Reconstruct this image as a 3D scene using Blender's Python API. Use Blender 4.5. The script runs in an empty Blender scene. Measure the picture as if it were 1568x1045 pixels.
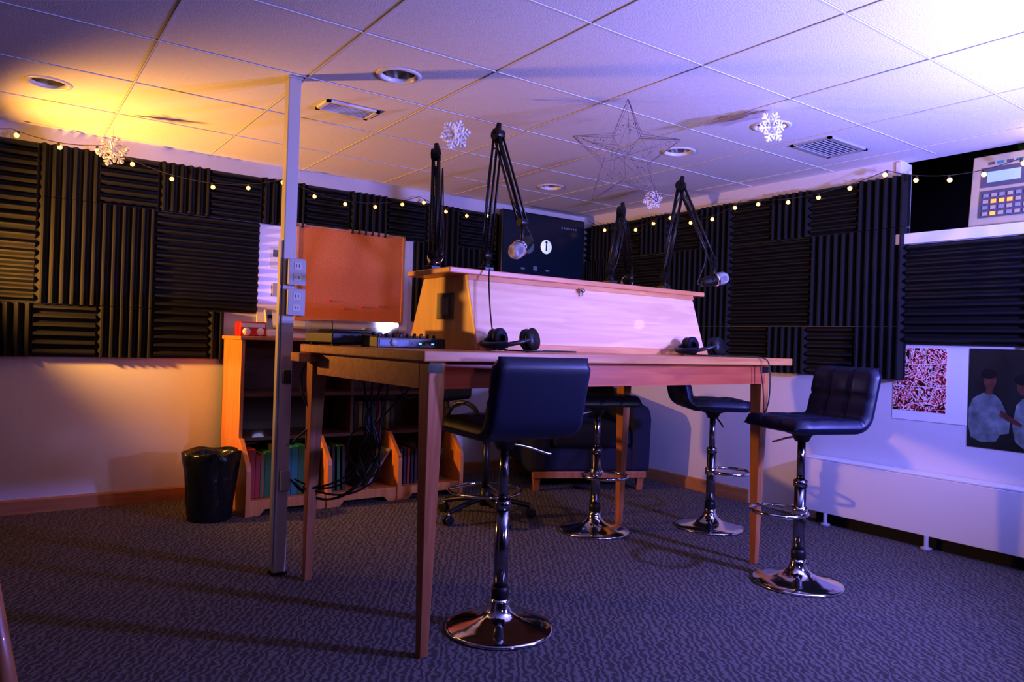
import bpy, bmesh, math, random
from mathutils import Vector, Matrix
random.seed(7)
scn=bpy.context.scene
COL=bpy.context.collection
# ------------------------------------------------------------------ materials
def mat(name,col,rough=.6,metal=0,spec=.5,emit=None,es=0,bump=0,bscale=60,var=0,vscale=8,alpha=None,coat=0,trans=0):
    m=bpy.data.materials.new(name); m.use_nodes=True; nt=m.node_tree; b=nt.nodes['Principled BSDF']
    b.inputs['Base Color'].default_value=(*col,1); b.inputs['Roughness'].default_value=rough
    b.inputs['Metallic'].default_value=metal; b.inputs['Specular IOR Level'].default_value=spec
    b.inputs['Coat Weight'].default_value=coat; b.inputs['Transmission Weight'].default_value=trans
    if emit: b.inputs['Emission Color'].default_value=(*emit,1); b.inputs['Emission Strength'].default_value=es
    tc=nt.nodes.new('ShaderNodeTexCoord')
    if var>0:
        n=nt.nodes.new('ShaderNodeTexNoise'); n.inputs['Scale'].default_value=vscale; n.inputs['Detail'].default_value=4
        r=nt.nodes.new('ShaderNodeValToRGB'); r.color_ramp.elements[0].position=.3; r.color_ramp.elements[1].position=.7
        r.color_ramp.elements[0].color=(*[c*(1-var) for c in col],1); r.color_ramp.elements[1].color=(*[min(1,c*(1+var)) for c in col],1)
        nt.links.new(tc.outputs['Object'],n.inputs['Vector']); nt.links.new(n.outputs['Fac'],r.inputs['Fac']); nt.links.new(r.outputs[0],b.inputs['Base Color'])
    if bump>0:
        n=nt.nodes.new('ShaderNodeTexNoise'); n.inputs['Scale'].default_value=bscale; n.inputs['Detail'].default_value=3
        bp=nt.nodes.new('ShaderNodeBump'); bp.inputs['Strength'].default_value=bump; bp.inputs['Distance'].default_value=.01
        nt.links.new(tc.outputs['Object'],n.inputs['Vector']); nt.links.new(n.outputs['Fac'],bp.inputs['Height']); nt.links.new(bp.outputs[0],b.inputs['Normal'])
    return m
def wood(name,c1,c2,rough=.4,axis=0,scale=3,coat=.2):
    m=mat(name,c1,rough,coat=coat); nt=m.node_tree; b=nt.nodes['Principled BSDF']
    tc=nt.nodes.new('ShaderNodeTexCoord'); mp=nt.nodes.new('ShaderNodeMapping')
    s=[14,14,14]; s[axis]=1.2; mp.inputs['Scale'].default_value=[k*scale/3 for k in s]
    n=nt.nodes.new('ShaderNodeTexNoise'); n.inputs['Scale'].default_value=1.6; n.inputs['Detail'].default_value=7; n.inputs['Distortion'].default_value=1.2
    r=nt.nodes.new('ShaderNodeValToRGB'); r.color_ramp.elements[0].position=.35; r.color_ramp.elements[1].position=.68
    r.color_ramp.elements[0].color=(*c1,1); r.color_ramp.elements[1].color=(*c2,1)
    nt.links.new(tc.outputs['Object'],mp.inputs[0]); nt.links.new(mp.outputs[0],n.inputs['Vector']); nt.links.new(n.outputs['Fac'],r.inputs[0]); nt.links.new(r.outputs[0],b.inputs['Base Color'])
    return m
def carpet():
    m=mat('carpet',(.12,.12,.13),.95,spec=.1); nt=m.node_tree; b=nt.nodes['Principled BSDF']
    tc=nt.nodes.new('ShaderNodeTexCoord')
    mp=nt.nodes.new('ShaderNodeMapping'); mp.inputs['Rotation'].default_value=(0,0,.6)
    w=nt.nodes.new('ShaderNodeTexWave'); w.inputs['Scale'].default_value=12; w.inputs['Distortion'].default_value=8; w.inputs['Detail'].default_value=2.5; w.inputs['Detail Scale'].default_value=2.2
    n=nt.nodes.new('ShaderNodeTexNoise'); n.inputs['Scale'].default_value=200; n.inputs['Detail'].default_value=2
    mx=nt.nodes.new('ShaderNodeMath'); mx.operation='MULTIPLY'
    r=nt.nodes.new('ShaderNodeValToRGB'); r.color_ramp.elements[0].position=.08; r.color_ramp.elements[1].position=.5
    r.color_ramp.elements[0].color=(.075,.066,.062,1); r.color_ramp.elements[1].color=(.19,.165,.15,1)
    bp=nt.nodes.new('ShaderNodeBump'); bp.inputs['Strength'].default_value=.5; bp.inputs['Distance'].default_value=.006
    L=nt.links.new
    L(tc.outputs['Object'],mp.inputs[0]); L(mp.outputs[0],w.inputs[0]); L(tc.outputs['Object'],n.inputs[0])
    L(w.outputs['Fac'],mx.inputs[0]); L(n.outputs['Fac'],mx.inputs[1]); L(mx.outputs[0],r.inputs[0]); L(r.outputs[0],b.inputs['Base Color']); L(mx.outputs[0],bp.inputs['Height']); L(bp.outputs[0],b.inputs['Normal'])
    return m
def comic():
    m=mat('comic_print',(.8,.8,.8),.4); nt=m.node_tree; b=nt.nodes['Principled BSDF']; L=nt.links.new
    tc=nt.nodes.new('ShaderNodeTexCoord')
    n=nt.nodes.new('ShaderNodeTexNoise'); n.inputs['Scale'].default_value=22; n.inputs['Detail'].default_value=4; n.inputs['Distortion'].default_value=2.2
    r=nt.nodes.new('ShaderNodeValToRGB'); cr=r.color_ramp; cr.interpolation='CONSTANT'
    cr.elements[0].position=0; cr.elements[0].color=(.015,.01,.012,1); cr.elements[1].position=.43; cr.elements[1].color=(.75,.02,.03,1)
    e=cr.elements.new(.48); e.color=(.9,.85,.82,1); e=cr.elements.new(.55); e.color=(.7,.03,.04,1); e=cr.elements.new(.60); e.color=(.02,.01,.015,1)
    L(tc.outputs['Object'],n.inputs[0]); L(n.outputs['Fac'],r.inputs[0]); L(r.outputs[0],b.inputs['Base Color'])
    return m
M={}
M['ceil']=mat('ceiling_tile',(.80,.79,.78),.9,spec=.2,bump=.22,bscale=160,var=.03,vscale=60)
M['grid']=mat('grid_metal',(.8,.8,.8),.4)
M['gap']=mat('tile_gap',(.16,.15,.15),.8)
M['wall']=mat('wall_paint',(.72,.70,.68),.75,bump=.08,bscale=90)
M['walldark']=mat('wall_low_bounce',(.05,.05,.055),.8,bump=.08,bscale=90)  # dark tone given to the unseen walls to cut bounced light
M['white']=mat('white_paint',(.8,.8,.8),.35)
M['foam']=mat('charcoal_foam',(.011,.011,.013),.6,spec=.30,bump=.25,bscale=300)
M['carpet']=carpet()
M['baseb']=wood('baseboard_wood',(.36,.15,.05),(.5,.22,.08),.45)
M['baseby']=wood('baseboard_wood_y',(.42,.18,.06),(.58,.27,.1),.45,axis=1)
M['oak']=wood('oak_top',(.42,.16,.05),(.60,.27,.10),.38)
M['cherry']=wood('apron_wood',(.38,.08,.035),(.54,.14,.05),.4)
M['oakz']=wood('oak_leg',(.36,.12,.04),(.50,.20,.07),.38,axis=2)
M['birch']=wood('birch_plywood',(.72,.43,.27),(.84,.56,.36),.34)
M['trimw']=wood('trim_wood',(.58,.22,.09),(.70,.32,.13),.4)
M['birchs']=wood('plywood_side',(.58,.31,.08),(.70,.41,.13),.4,axis=2)
M['shelf']=wood('shelf_wood',(.60,.21,.05),(.74,.30,.08),.4,axis=2)
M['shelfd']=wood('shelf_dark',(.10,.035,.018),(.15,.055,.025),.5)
M['chrome']=mat('chrome',(.75,.75,.78),.1,metal=1)
M['colm']=mat('dark_chrome',(.32,.32,.36),.16,metal=1)
M['steel']=mat('dark_steel',(.16,.16,.18),.3,metal=1)
M['leather']=mat('navy_vinyl',(.006,.008,.030),.42,spec=.36,bump=.06,bscale=250)
M['black']=mat('black_plastic',(.010,.010,.012),.4,spec=.4)
M['blackm']=mat('black_metal',(.015,.015,.017),.38,metal=.5)
M['cable']=mat('black_rubber',(.008,.008,.008),.5)
M['bag']=mat('bin_bag',(.008,.009,.010),.28,spec=.6,bump=.9,bscale=18)
M['pole']=mat('ivory_enamel',(.52,.5,.46),.38)
M['outlet']=mat('outlet_grey',(.40,.40,.40),.45)
M['cork']=mat('cork',(.68,.22,.06),.8,var=.22,vscale=150,bump=.25,bscale=200)
M['frame']=wood('cork_frame',(.5,.24,.1),(.6,.3,.14),.5)
M['wb']=mat('whiteboard',(.82,.82,.82),.25)
M['paper']=mat('paper',(.85,.85,.83),.7)
M['red']=mat('red_plastic',(.6,.02,.02),.4)
M['tv']=mat('tv_screen',(.006,.010,.03),.25,emit=(.01,.03,.12),es=.10)
M['tvf']=mat('tv_bezel',(.01,.01,.012),.3)
M['logo']=mat('screen_logo',(.7,.75,.8),.5,emit=(.8,.9,1),es=.6)
M['logo2']=mat('screen_logo_dim',(.10,.12,.2),.5,emit=(.15,.2,.4),es=.22)
M['arm']=mat('upholstery_blue',(.008,.010,.035),.85,bump=.3,bscale=180)
M['glass']=mat('clear_acrylic',(.85,.85,.85),.05,trans=1)
M['silver']=mat('mic_mesh',(.5,.5,.52),.35,metal=1,bump=.6,bscale=600)
M['refl']=mat('reflector',(.5,.5,.52),.22,metal=1)
M['blue']=mat('blue_panel',(.02,.04,.15),.4,emit=(.02,.08,.6),es=.15)
M['led']=mat('blue_led',(.1,.3,1),.4,emit=(.1,.3,1),es=3)
M['cream']=mat('cream_plastic',(.52,.44,.26),.5)
M['grey']=mat('grey_plastic',(.12,.11,.13),.5)
M['orange']=mat('orange_lamp',(1,.3,.05),.4,emit=(1,.20,.02),es=2.6)
M['lcd']=mat('lcd',(.35,.5,.55),.3,emit=(.5,.65,.65),es=.35)
M['teal']=mat('teal_key',(.05,.3,.30),.4)
M['keyw']=mat('key_light',(.34,.32,.28),.5)
M['leaf']=mat('leaf_green',(.04,.22,.08),.5)
M['flake']=mat('flake_white',(.85,.85,.88),.3,spec=.8)
M['wire']=mat('star_wire',(.20,.13,.17),.45,metal=.5)
M['bulb']=mat('warm_bulb',(1,.6,.2),.3,emit=(1,.46,.12),es=4.2)
M['wirelamp']=mat('lamp_wire',(.05,.04,.03),.5)
M['vent']=mat('vent_metal',(.42,.42,.44),.4)
M['ventdark']=mat('vent_dark',(.02,.02,.025),.8)
M['comic']=comic()
M['phdark']=mat('photo_dark',(.02,.022,.02),.3,var=.5,vscale=6)
M['phshirt']=mat('photo_shirt',(.17,.22,.21),.4,var=.5,vscale=16)
M['phskin']=mat('photo_skin',(.12,.045,.03),.4,var=.4,vscale=25)
M['pic']=mat('picture_dark',(.03,.02,.015),.3)
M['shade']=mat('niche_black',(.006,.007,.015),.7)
M['stringw']=mat('thread',(.6,.6,.6),.5)
spines=[mat('spine_%d'%i,c,.5) for i,c in enumerate([(.34,.02,.02),(.02,.18,.17),(.02,.14,.03),(.2,.14,.03),(.03,.04,.18),(.3,.26,.22),(.03,.02,.02)])]
# ------------------------------------------------------------------ helpers
def E(name,loc=(0,0,0),rz=0):
    e=bpy.data.objects.new(name,None); e.location=loc; e.rotation_euler=(0,0,rz); e.empty_display_size=.1; COL.objects.link(e); return e
def add(name,me,m,par=None,smooth=False):
    ms=m if isinstance(m,list) else [m]
    for k in ms: me.materials.append(k)
    o=bpy.data.objects.new(name,me); COL.objects.link(o)
    if par: o.parent=par
    if smooth:
        for p in me.polygons: p.use_smooth=True
    return o
def fromdata(name,v,f,m,par=None,smooth=False):
    me=bpy.data.meshes.new(name); me.from_pydata([tuple(a) for a in v],[],f); me.update()
    bm=bmesh.new(); bm.from_mesh(me); bmesh.ops.recalc_face_normals(bm,faces=bm.faces); bm.to_mesh(me); bm.free()
    return add(name,me,m,par,smooth)
def bev(o,w,seg=2):
    if w>0:
        md=o.modifiers.new('b','BEVEL'); md.width=w; md.segments=seg; md.limit_method='ANGLE'; md.angle_limit=math.radians(40)
    return o
def box(par,name,a,b,m,bevel=0,seg=2):
    x0,y0,z0=a; x1,y1,z1=b
    v=[(x0,y0,z0),(x1,y0,z0),(x1,y1,z0),(x0,y1,z0),(x0,y0,z1),(x1,y0,z1),(x1,y1,z1),(x0,y1,z1)]
    f=[(0,3,2,1),(4,5,6,7),(0,1,5,4),(1,2,6,5),(2,3,7,6),(3,0,4,7)]
    return bev(fromdata(name,v,f,m,par),bevel,seg)
def taper(par,name,base,top,m,bevel=.003):
    v=[]
    for cx,cy,hx,hy,z in (base,top):
        v+=[(cx-hx,cy-hy,z),(cx+hx,cy-hy,z),(cx+hx,cy+hy,z),(cx-hx,cy+hy,z)]
    f=[(0,3,2,1),(4,5,6,7),(0,1,5,4),(1,2,6,5),(2,3,7,6),(3,0,4,7)]
    return bev(fromdata(name,v,f,m,par),bevel)
def prism(par,name,poly,axis,a0,a1,m,bevel=0):
    def P(p,a):
        if axis==0: return (a,p[0],p[1])
        if axis==1: return (p[0],a,p[1])
        return (p[0],p[1],a)
    n=len(poly); v=[P(p,a0) for p in poly]+[P(p,a1) for p in poly]
    f=[tuple(range(n)),tuple(range(n,2*n))]+[(i,(i+1)%n,n+(i+1)%n,n+i) for i in range(n)]
    return bev(fromdata(name,v,f,m,par),bevel)
def cyl(par,name,p0,p1,r0,m,r1=None,seg=20,bevel=0):
    p0=Vector(p0); p1=Vector(p1); r1=r0 if r1 is None else r1
    d=(p1-p0).normalized(); a=d.orthogonal().normalized(); b=d.cross(a)
    v=[]
    for p,r in((p0,r0),(p1,r1)):
        for i in range(seg):
            t=2*math.pi*i/seg; v.append(p+a*r*math.cos(t)+b*r*math.sin(t))
    f=[tuple(range(seg)),tuple(range(seg,2*seg))]+[(i,(i+1)%seg,seg+(i+1)%seg,seg+i) for i in range(seg)]
    o=fromdata(name,v,f,m,par)
    for p in o.data.polygons:
        if len(p.vertices)==4: p.use_smooth=True
    return bev(o,bevel)
def lathe(par,name,prof,loc,m,seg=40,axis=None):
    v=[];f=[]; n=len(prof)
    Mx=Matrix.Identity(3)
    if axis is not None: Mx=Vector((0,0,1)).rotation_difference(Vector(axis)).to_matrix()
    for i in range(seg):
        t=2*math.pi*i/seg
        for r,z in prof: v.append(Vector(loc)+Mx@Vector((r*math.cos(t),r*math.sin(t),z)))
    for i in range(seg):
        j=(i+1)%seg
        for k in range(n-1): f.append((i*n+k,j*n+k,j*n+k+1,i*n+k+1))
    o=fromdata(name,v,f,m,par,True)
    bm=bmesh.new(); bm.from_mesh(o.data); bmesh.ops.remove_doubles(bm,verts=bm.verts,dist=1e-5); bmesh.ops.recalc_face_normals(bm,faces=bm.faces); bm.to_mesh(o.data); bm.free()
    return o
def tube(par,name,pts,r,m,cyclic=False,smoothc=True,res=6):
    c=bpy.data.curves.new(name,'CURVE'); c.dimensions='3D'; c.bevel_depth=r; c.bevel_resolution=2; c.resolution_u=res; c.use_fill_caps=True
    polys=pts if isinstance(pts[0][0],(tuple,list,Vector)) else [pts]
    for pl in polys:
        if smoothc:
            s=c.splines.new('NURBS'); s.points.add(len(pl)-1); s.order_u=min(4,len(pl)); s.use_endpoint_u=not cyclic
        else:
            s=c.splines.new('POLY'); s.points.add(len(pl)-1)
        for i,p in enumerate(pl): s.points[i].co=(p[0],p[1],p[2],1)
        s.use_cyclic_u=cyclic
    c.materials.append(m)
    tmp=bpy.data.objects.new('tmp',c); COL.objects.link(tmp)
    bpy.context.view_layer.update()
    dg=bpy.context.evaluated_depsgraph_get()
    me=bpy.data.meshes.new_from_object(tmp.evaluated_get(dg)); bpy.data.objects.remove(tmp)
    me.name=name; o=bpy.data.objects.new(name,me); COL.objects.link(o)
    if not me.materials: me.materials.append(m)
    for p in me.polygons: p.use_smooth=True
    if par: o.parent=par
    return o
def ball(par,name,c,r,m,sc=(1,1,1),seg=20):
    bm=bmesh.new(); bmesh.ops.create_uvsphere(bm,u_segments=seg,v_segments=seg//2+2,radius=r)
    for v in bm.verts: v.co=Vector((v.co.x*sc[0]+c[0],v.co.y*sc[1]+c[1],v.co.z*sc[2]+c[2]))
    me=bpy.data.meshes.new(name); bm.to_mesh(me); bm.free(); return add(name,me,m,par,True)
# ------------------------------------------------------------------ camera
f_px,pitch,roll,yaw=1106.71,.0019,.0324,.6223
F=Vector((math.sin(yaw)*math.cos(pitch),math.cos(yaw)*math.cos(pitch),math.sin(pitch)))
R=Vector((math.cos(yaw),-math.sin(yaw),0)); U=R.cross(F)
R2=R*math.cos(roll)+U*math.sin(roll); U2=U*math.cos(roll)-R*math.sin(roll)
CAMZ=1.0767
cd=bpy.data.cameras.new('camera'); cd.sensor_width=36; cd.lens=f_px/1568*36; cd.clip_start=.05
cam=bpy.data.objects.new('camera',cd); COL.objects.link(cam)
mw=Matrix.Identity(4)
for i in range(3): mw[i][0]=R2[i]; mw[i][1]=U2[i]; mw[i][2]=-F[i]
mw[2][3]=CAMZ; cam.matrix_world=mw; scn.camera=cam
# ------------------------------------------------------------------ room
XW,YW,ZC=4.36,5.004,2.238
XL,YF=-1.6,-1.6
box(None,'floor',(XL,YF,-.1),(XW+.1,YW+.1,0),M['carpet'])
box(None,'wall_back',(XL-.1,YW,0),(XW+.1,YW+.1,ZC+.02),M['wall'])
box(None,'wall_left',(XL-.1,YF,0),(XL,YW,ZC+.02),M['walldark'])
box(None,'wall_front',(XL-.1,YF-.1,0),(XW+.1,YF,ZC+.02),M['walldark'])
WY0,WY1,WZ0=.5,2.17,1.79
wr=E('wall_right')
box(wr,'below',(XW,YF,0),(XW+.1,YW,WZ0),M['wall'])
box(wr,'left_of_window',(XW,WY1,WZ0),(XW+.1,YW,ZC+.02),M['wall'])
box(wr,'right_of_window',(XW,YF,WZ0),(XW+.1,WY0,ZC+.02),M['wall'])
ceil=box(None,'ceiling',(XL,YF,ZC),(XW+.1,YW+.1,ZC+.02),M['ceil'])
cans=[(.18,4.09),(1.42,2.90),(3.23,2.27),(3.26,2.92),(3.32,4.20)]
cut=[]
for i,(x,y) in enumerate(cans):
    c=cyl(None,'cut',(x,y,ZC-.1),(x,y,ZC+.1),.078,M['ceil'],seg=40); cut.append(c)
    md=ceil.modifiers.new('h%d'%i,'BOOLEAN'); md.operation='DIFFERENCE'; md.object=c; md.solver='EXACT'
bpy.context.view_layer.update()
me=bpy.data.meshes.new_from_object(ceil.evaluated_get(bpy.context.evaluated_depsgraph_get()))
ceil.modifiers.clear(); ceil.data=me
for c in cut: bpy.data.objects.remove(c)
for x,y in cans:
    e=E('recessed_downlight',(x,y,ZC))
    lathe(e,'trim_ring',[(.076,.012),(.076,-.004),(.082,-.008),(.097,-.005),(.1,-.0005)],(0,0,0),M['white'])
    lathe(e,'reflector',[(.077,0),(.074,.04),(.066,.09),(.05,.12),(0,.13)],(0,0,0),M['refl'])
    ball(e,'bulb',(0,0,.08),.035,M['paper'],(1,1,.9))
v=[];fc=[]
def addbox(v,fc,a,b):
    n=len(v); x0,y0,z0=a;x1,y1,z1=b
    v+=[(x0,y0,z0),(x1,y0,z0),(x1,y1,z0),(x0,y1,z0),(x0,y0,z1),(x1,y0,z1),(x1,y1,z1),(x0,y1,z1)]
    fc+=[tuple(n+k for k in q) for q in [(0,3,2,1),(4,5,6,7),(0,1,5,4),(1,2,6,5),(2,3,7,6),(3,0,4,7)]]
gx,gy=1.7228,2.5791
vd=[];fd=[]
for i in range(-6,6):
    x=gx+.61*i
    if XL<x<XW: addbox(v,fc,(x-.003,YF,ZC-.004),(x+.003,YW,ZC+.001)); addbox(vd,fd,(x-.0045,YF,ZC-.0006),(x+.0045,YW,ZC+.001))
for j in range(-8,6):
    y=gy+.61*j
    if YF<y<YW: addbox(v,fc,(XL,y-.003,ZC-.0039),(XW,y+.003,ZC+.001)); addbox(vd,fd,(XL,y-.0045,ZC-.0006),(XW,y+.0045,ZC+.001))
cg=E('ceiling_grid'); fromdata('tee_bars',v,fc,M['grid'],cg); fromdata('shadow_gaps',vd,fd,M['gap'],cg)
prism(None,'baseboard_back',[(YW,0),(YW-.014,0),(YW-.014,.075),(YW-.008,.085),(YW,.085)],0,XL,XW,M['baseb'])
prism(None,'baseboard_right',[(XW,0),(XW-.014,0),(XW-.014,.085),(XW-.008,.095),(XW,.095)],1,3.15,YW-.014,M['baseby'])
def vent(cx,cy,w,d,n,slat,fr):
    e=E('ceiling_vent',(cx,cy,ZC))
    for a,b in [((-w/2,-d/2),(w/2,-d/2+.02)),((-w/2,d/2-.02),(w/2,d/2)),((-w/2,-d/2),(-w/2+.02,d/2)),((w/2-.02,-d/2),(w/2,d/2))]:
        box(e,'frame',(a[0],a[1],-.01),(b[0],b[1],-.0005),M[fr])
    box(e,'throat',(-w/2+.02,-d/2+.02,-.003),(w/2-.02,d/2-.02,-.001),M['ventdark'])
    for i in range(n):
        y=-d/2+.035+(d-.07)*i/(n-1)
        prism(e,'slat',[(y-.004,-.003),(y+.001,-.0065),(y+.003,-.0065),(y-.002,-.003)],0,-w/2+.02,w/2-.02,M[slat])
vent(1.435,3.5,.28,.17,6,'white','white'); vent(3.8,2.29,.38,.24,8,'vent','vent')
# ------------------------------------------------------------------ foam
def foamtile(v,f,u0,u1,z0,z1,vert,n,P):
    g=.0015; u0+=g;u1-=g;z0+=g;z1-=g
    L=(u1-u0) if vert else (z1-z0)
    p=L/n
    pr=[]
    for i in range(n):
        s=i*p; pr+=[(s,.012),(s+p*.2,.012),(s+p*.48,.05),(s+p*.66,.05)]
    pr+=[(L,.012)]
    b=len(v); k=len(pr)
    for side in (0,1):
        for s,d in pr:
            if vert: v.append(P(u0+s, z0 if side==0 else z1, d))
            else: v.append(P(u0 if side==0 else u1, z0+s, d))
        for s,d in pr:
            if vert: v.append(P(u0+s, z0 if side==0 else z1, 0))
            else: v.append(P(u0 if side==0 else u1, z0+s, 0))
    for i in range(k-1):
        f.append((b+i,b+i+1,b+2*k+i+1,b+2*k+i))
        f.append((b+i,b+i+1,b+k+i+1,b+k+i)); f.append((b+2*k+i,b+2*k+i+1,b+3*k+i+1,b+3*k+i))
    f.append((b,b+k,b+3*k,b+2*k)); f.append((b+k-1,b+2*k-1,b+4*k-1,b+3*k-1))
Z0,Z1,Z2,Z3=.905,1.215,1.83,2.14
v=[];f=[]
PB=lambda u,z,d:(u,YW-.002-d,z)
s=.315; base=.18
for i in range(-6,13):
    u=base+s*i
    if u<XL: continue
    u1=min(u+s,XW-.06)
    foamtile(v,f,u,u1,Z2,Z3,(i%2==0),6,PB)
    if u+s<1.24 or u>2.58:
        foamtile(v,f,u,u1,Z0,Z1,(i%2!=0),6,PB)
foamtile(v,f,1.125,1.235,Z0,Z1,True,2,PB)
for i in range(-6,13,2):
    u=base+s*i
    if u<XL: continue
    vert=((i//2)%2==0)
    if 1.4<u<2.0: continue
    if 2.0<u<2.6: foamtile(v,f,2.62,2.70,Z1,Z2,True,2,PB); continue
    foamtile(v,f,u,min(u+2*s,XW-.06),Z1,Z2,vert,12,PB)
fromdata('acoustic_foam_panels',v,f,M['foam'])
v=[];f=[]
PR=lambda u,z,d:(XW-.002-d,u,z)
for i in range(0,10):
    u=2.10+.3075*i; u1=min(u+.3075,YW-.06)
    if u1-u<.05: continue
    foamtile(v,f,u,u1,Z2,Z3,(i%2==0),6,PR); 
    foamtile(v,f,u,u1,.93,Z1+.03,(i%2==0 if i>2 else i!=1),6,PR)
for i in range(0,5):
    u=2.10+.615*i; u1=min(u+.615,YW-.06)
    foamtile(v,f,u,u1,Z1+.03,Z2,(i%2==0),12,PR)
for i in range(4):
    u1=2.095-.61*i; foamtile(v,f,u1-.61,u1,1.14,1.725,(i%2==1),12,PR)
fromdata('acoustic_foam_panels',v,f,M['foam'])
# ------------------------------------------------------------------ window right
w=E('window_1')
box(w,'sill',(XW-.03,WY0-.05,1.728),(XW+.1,WY1+.02,1.79),M['white'],.003)
box(w,'jamb',(XW-.012,WY1-.012,1.79),(XW+.12,WY1+.018,ZC-.012),M['white'],.002)
box(w,'niche_back',(XW+.55,WY0-.1,1.6),(XW+.57,WY1+.6,2.7),M['shade'])
box(w,'niche_side',(XW+.12,WY1+.5,1.6),(XW+.56,WY1+.52,2.7),M['shade'])
box(w,'niche_side_2',(XW+.1,WY0-.12,1.6),(XW+.56,WY0-.1,2.7),M['shade'])
box(w,'niche_top',(XW+.1,WY0-.1,2.68),(XW+.56,WY1+.5,2.7),M['shade'])
box(w,'niche_floor',(XW+.1,WY0-.1,1.77),(XW+.56,WY1+.5,1.79),M['white'])
DX=.05
d=E('drum_machine',(XW+.02,1.06,1.792))
prism(d,'body',[(0,0),(.07,0),(.13,.40),(DX,.40)],1,0,.74,M['cream'],.006)
def face(nm,y0,y1,z0,z1,m,t=.004):
    x=lambda z:DX*z/.40
    vv=[(x(z0)-t,y0,z0),(x(z0)-t,y1,z0),(x(z1)-t,y1,z1),(x(z1)-t,y0,z1),(x(z0)+.002,y0,z0),(x(z0)+.002,y1,z0),(x(z1)+.002,y1,z1),(x(z1)+.002,y0,z1)]
    fromdata(nm,vv,[(0,1,2,3),(4,5,6,7),(0,1,5,4),(1,2,6,5),(2,3,7,6),(3,0,4,7)],m,d)
face('screen_bezel',.47,.69,.22,.33,M['grey']); face('screen',.50,.66,.245,.305,M['lcd'],.006)
face('key_panel',.44,.69,.05,.20,M['grey'])
for i in range(6):
    for j in range(4):
        lit=(i in (2,3,4) and j==2) or (i==4 and j==0)
        face('key',.452+.039*i,.476+.039*i,.06+.034*j,.08+.034*j,M['orange'] if lit else (M['cream'] if (i+j)%2 else M['keyw']),.009)
face('pad_panel',.04,.41,.05,.36,M['outlet'])
for i in range(7):
    for j in range(6): face('pad',.05+.051*i,.085+.051*i,.06+.05*j,.09+.05*j,[M['grey'],M['keyw'],M['grey'],M['teal'],M['red']][(i*5+j*3+i*j)%5],.008)
for i in range(5): face('label_strip',.45+.045*i,.48+.045*i,.345,.36,M['teal'] if i%2 else M['grey'],.003)
pl=E('potted_ivy',(XW+.36,1.35,1.79))
lathe(pl,'pot',[(0,0),(.07,0),(.09,.16),(.1,.17),(.085,.165),(.08,.14),(0,.14)],(0,0,0),M['cream'],24)
vv=[];ff=[]
for i in range(200):
    a=random.uniform(0,6.28); rr=random.uniform(.02,.30); c=Vector((max(-.16,min(.1,rr*.5*math.cos(a))),rr*1.7*math.sin(a),.43+random.uniform(-.12,.16)))
    nrm=Vector((random.uniform(-1,0),random.uniform(-.6,.6),random.uniform(-.3,1))).normalized(); t=nrm.orthogonal().normalized(); b2=nrm.cross(t); n=len(vv); q=.035
    vv+=[c-t*q,c+b2*q*.6,c+t*q,c-b2*q*.6]; ff.append((n,n+1,n+2,n+3))
fromdata('leaves',vv,ff,M['leaf'],pl)
tube(pl,'stems',[[(0,0,.14),(.01,.05*k,.25),(0,.1*k,.42)] for k in (-2,-1,0,1,2)],.004,M['leaf'])
rc=E('radiator_cover',(0,0,0))
box(rc,'front_panel',(4.235,-1.4,.075),(4.255,2.66,.40),M['white'],.003)
box(rc,'top',(4.235,-1.4,.40),(XW-.004,2.66,.412),M['white'],.003)
box(rc,'end',(4.255,2.645,.075),(XW-.004,2.66,.40),M['white'])
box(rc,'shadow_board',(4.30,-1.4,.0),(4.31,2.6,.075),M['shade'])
for y in (2.5,1.9,1.2,.4):
    lathe(rc,'foot',[(0,0),(.03,0),(.03,.012),(.012,.02),(.012,.076),(0,.076)],(4.235,y,0),M['outlet'],16)
p=E('comic_poster',(XW-.001,0,0))
box(p,'backing_sheet',(-.002,1.765,.70),(0,2.17,1.125),M['paper'])
cells=[(1.875,1.985,1.03,1.12),(1.99,2.075,1.03,1.12),(2.08,2.165,1.03,1.12),(1.875,1.95,.90,1.025),(1.955,2.08,.90,1.025),(2.085,2.165,.90,1.025),(1.875,2.02,.755,.895),(2.025,2.165,.755,.895)]
for c in cells: box(p,'panel',(-.004,c[0],c[2]),(-.002,c[1],c[3]),M['comic'])
p=E('photo_poster',(XW-.001,0,0))
box(p,'print',(-.003,.95,.59),(0,1.76,1.125),M['phdark'])
def flat(par,nm,pts,x,m): 
    n=len(pts); fromdata(nm,[(x,a,b) for a,b in pts],[tuple(range(n))],m,par)
def ell(cy,cz,ry,rz,n=20): return [(cy+ry*math.cos(6.283*i/n),cz+rz*math.sin(6.283*i/n)) for i in range(n)]
flat(p,'shirt_1',[(1.755,.80),(1.735,.855),(1.69,.885),(1.66,.89),(1.63,.88),(1.60,.85),(1.575,.79),(1.555,.73),(1.56,.68),(1.60,.67),(1.62,.63),(1.69,.62),(1.74,.64),(1.755,.70)],-.0036,M['phshirt'])
flat(p,'shirt_2',[(1.53,.83),(1.50,.87),(1.44,.87),(1.40,.80),(1.40,.62),(1.48,.60),(1.53,.64),(1.545,.72)],-.0038,M['phshirt'])
flat(p,'neck_1',[(1.675,.88),(1.64,.88),(1.642,.92),(1.672,.92)],-.0039,M['phskin'])
flat(p,'face_1',ell(1.655,.955,.030,.048),-.0036,M['phskin']); flat(p,'hair_1',ell(1.662,.99,.038,.026),-.004,M['black'])
flat(p,'face_2',ell(1.50,.93,.028,.045),-.0036,M['phskin']); flat(p,'hair_2',ell(1.507,.965,.036,.026),-.004,M['black'])
flat(p,'arm_1',[(1.60,.80),(1.53,.755),(1.50,.735),(1.505,.72),(1.55,.735),(1.605,.77)],-.0042,M['phskin'])
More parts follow.
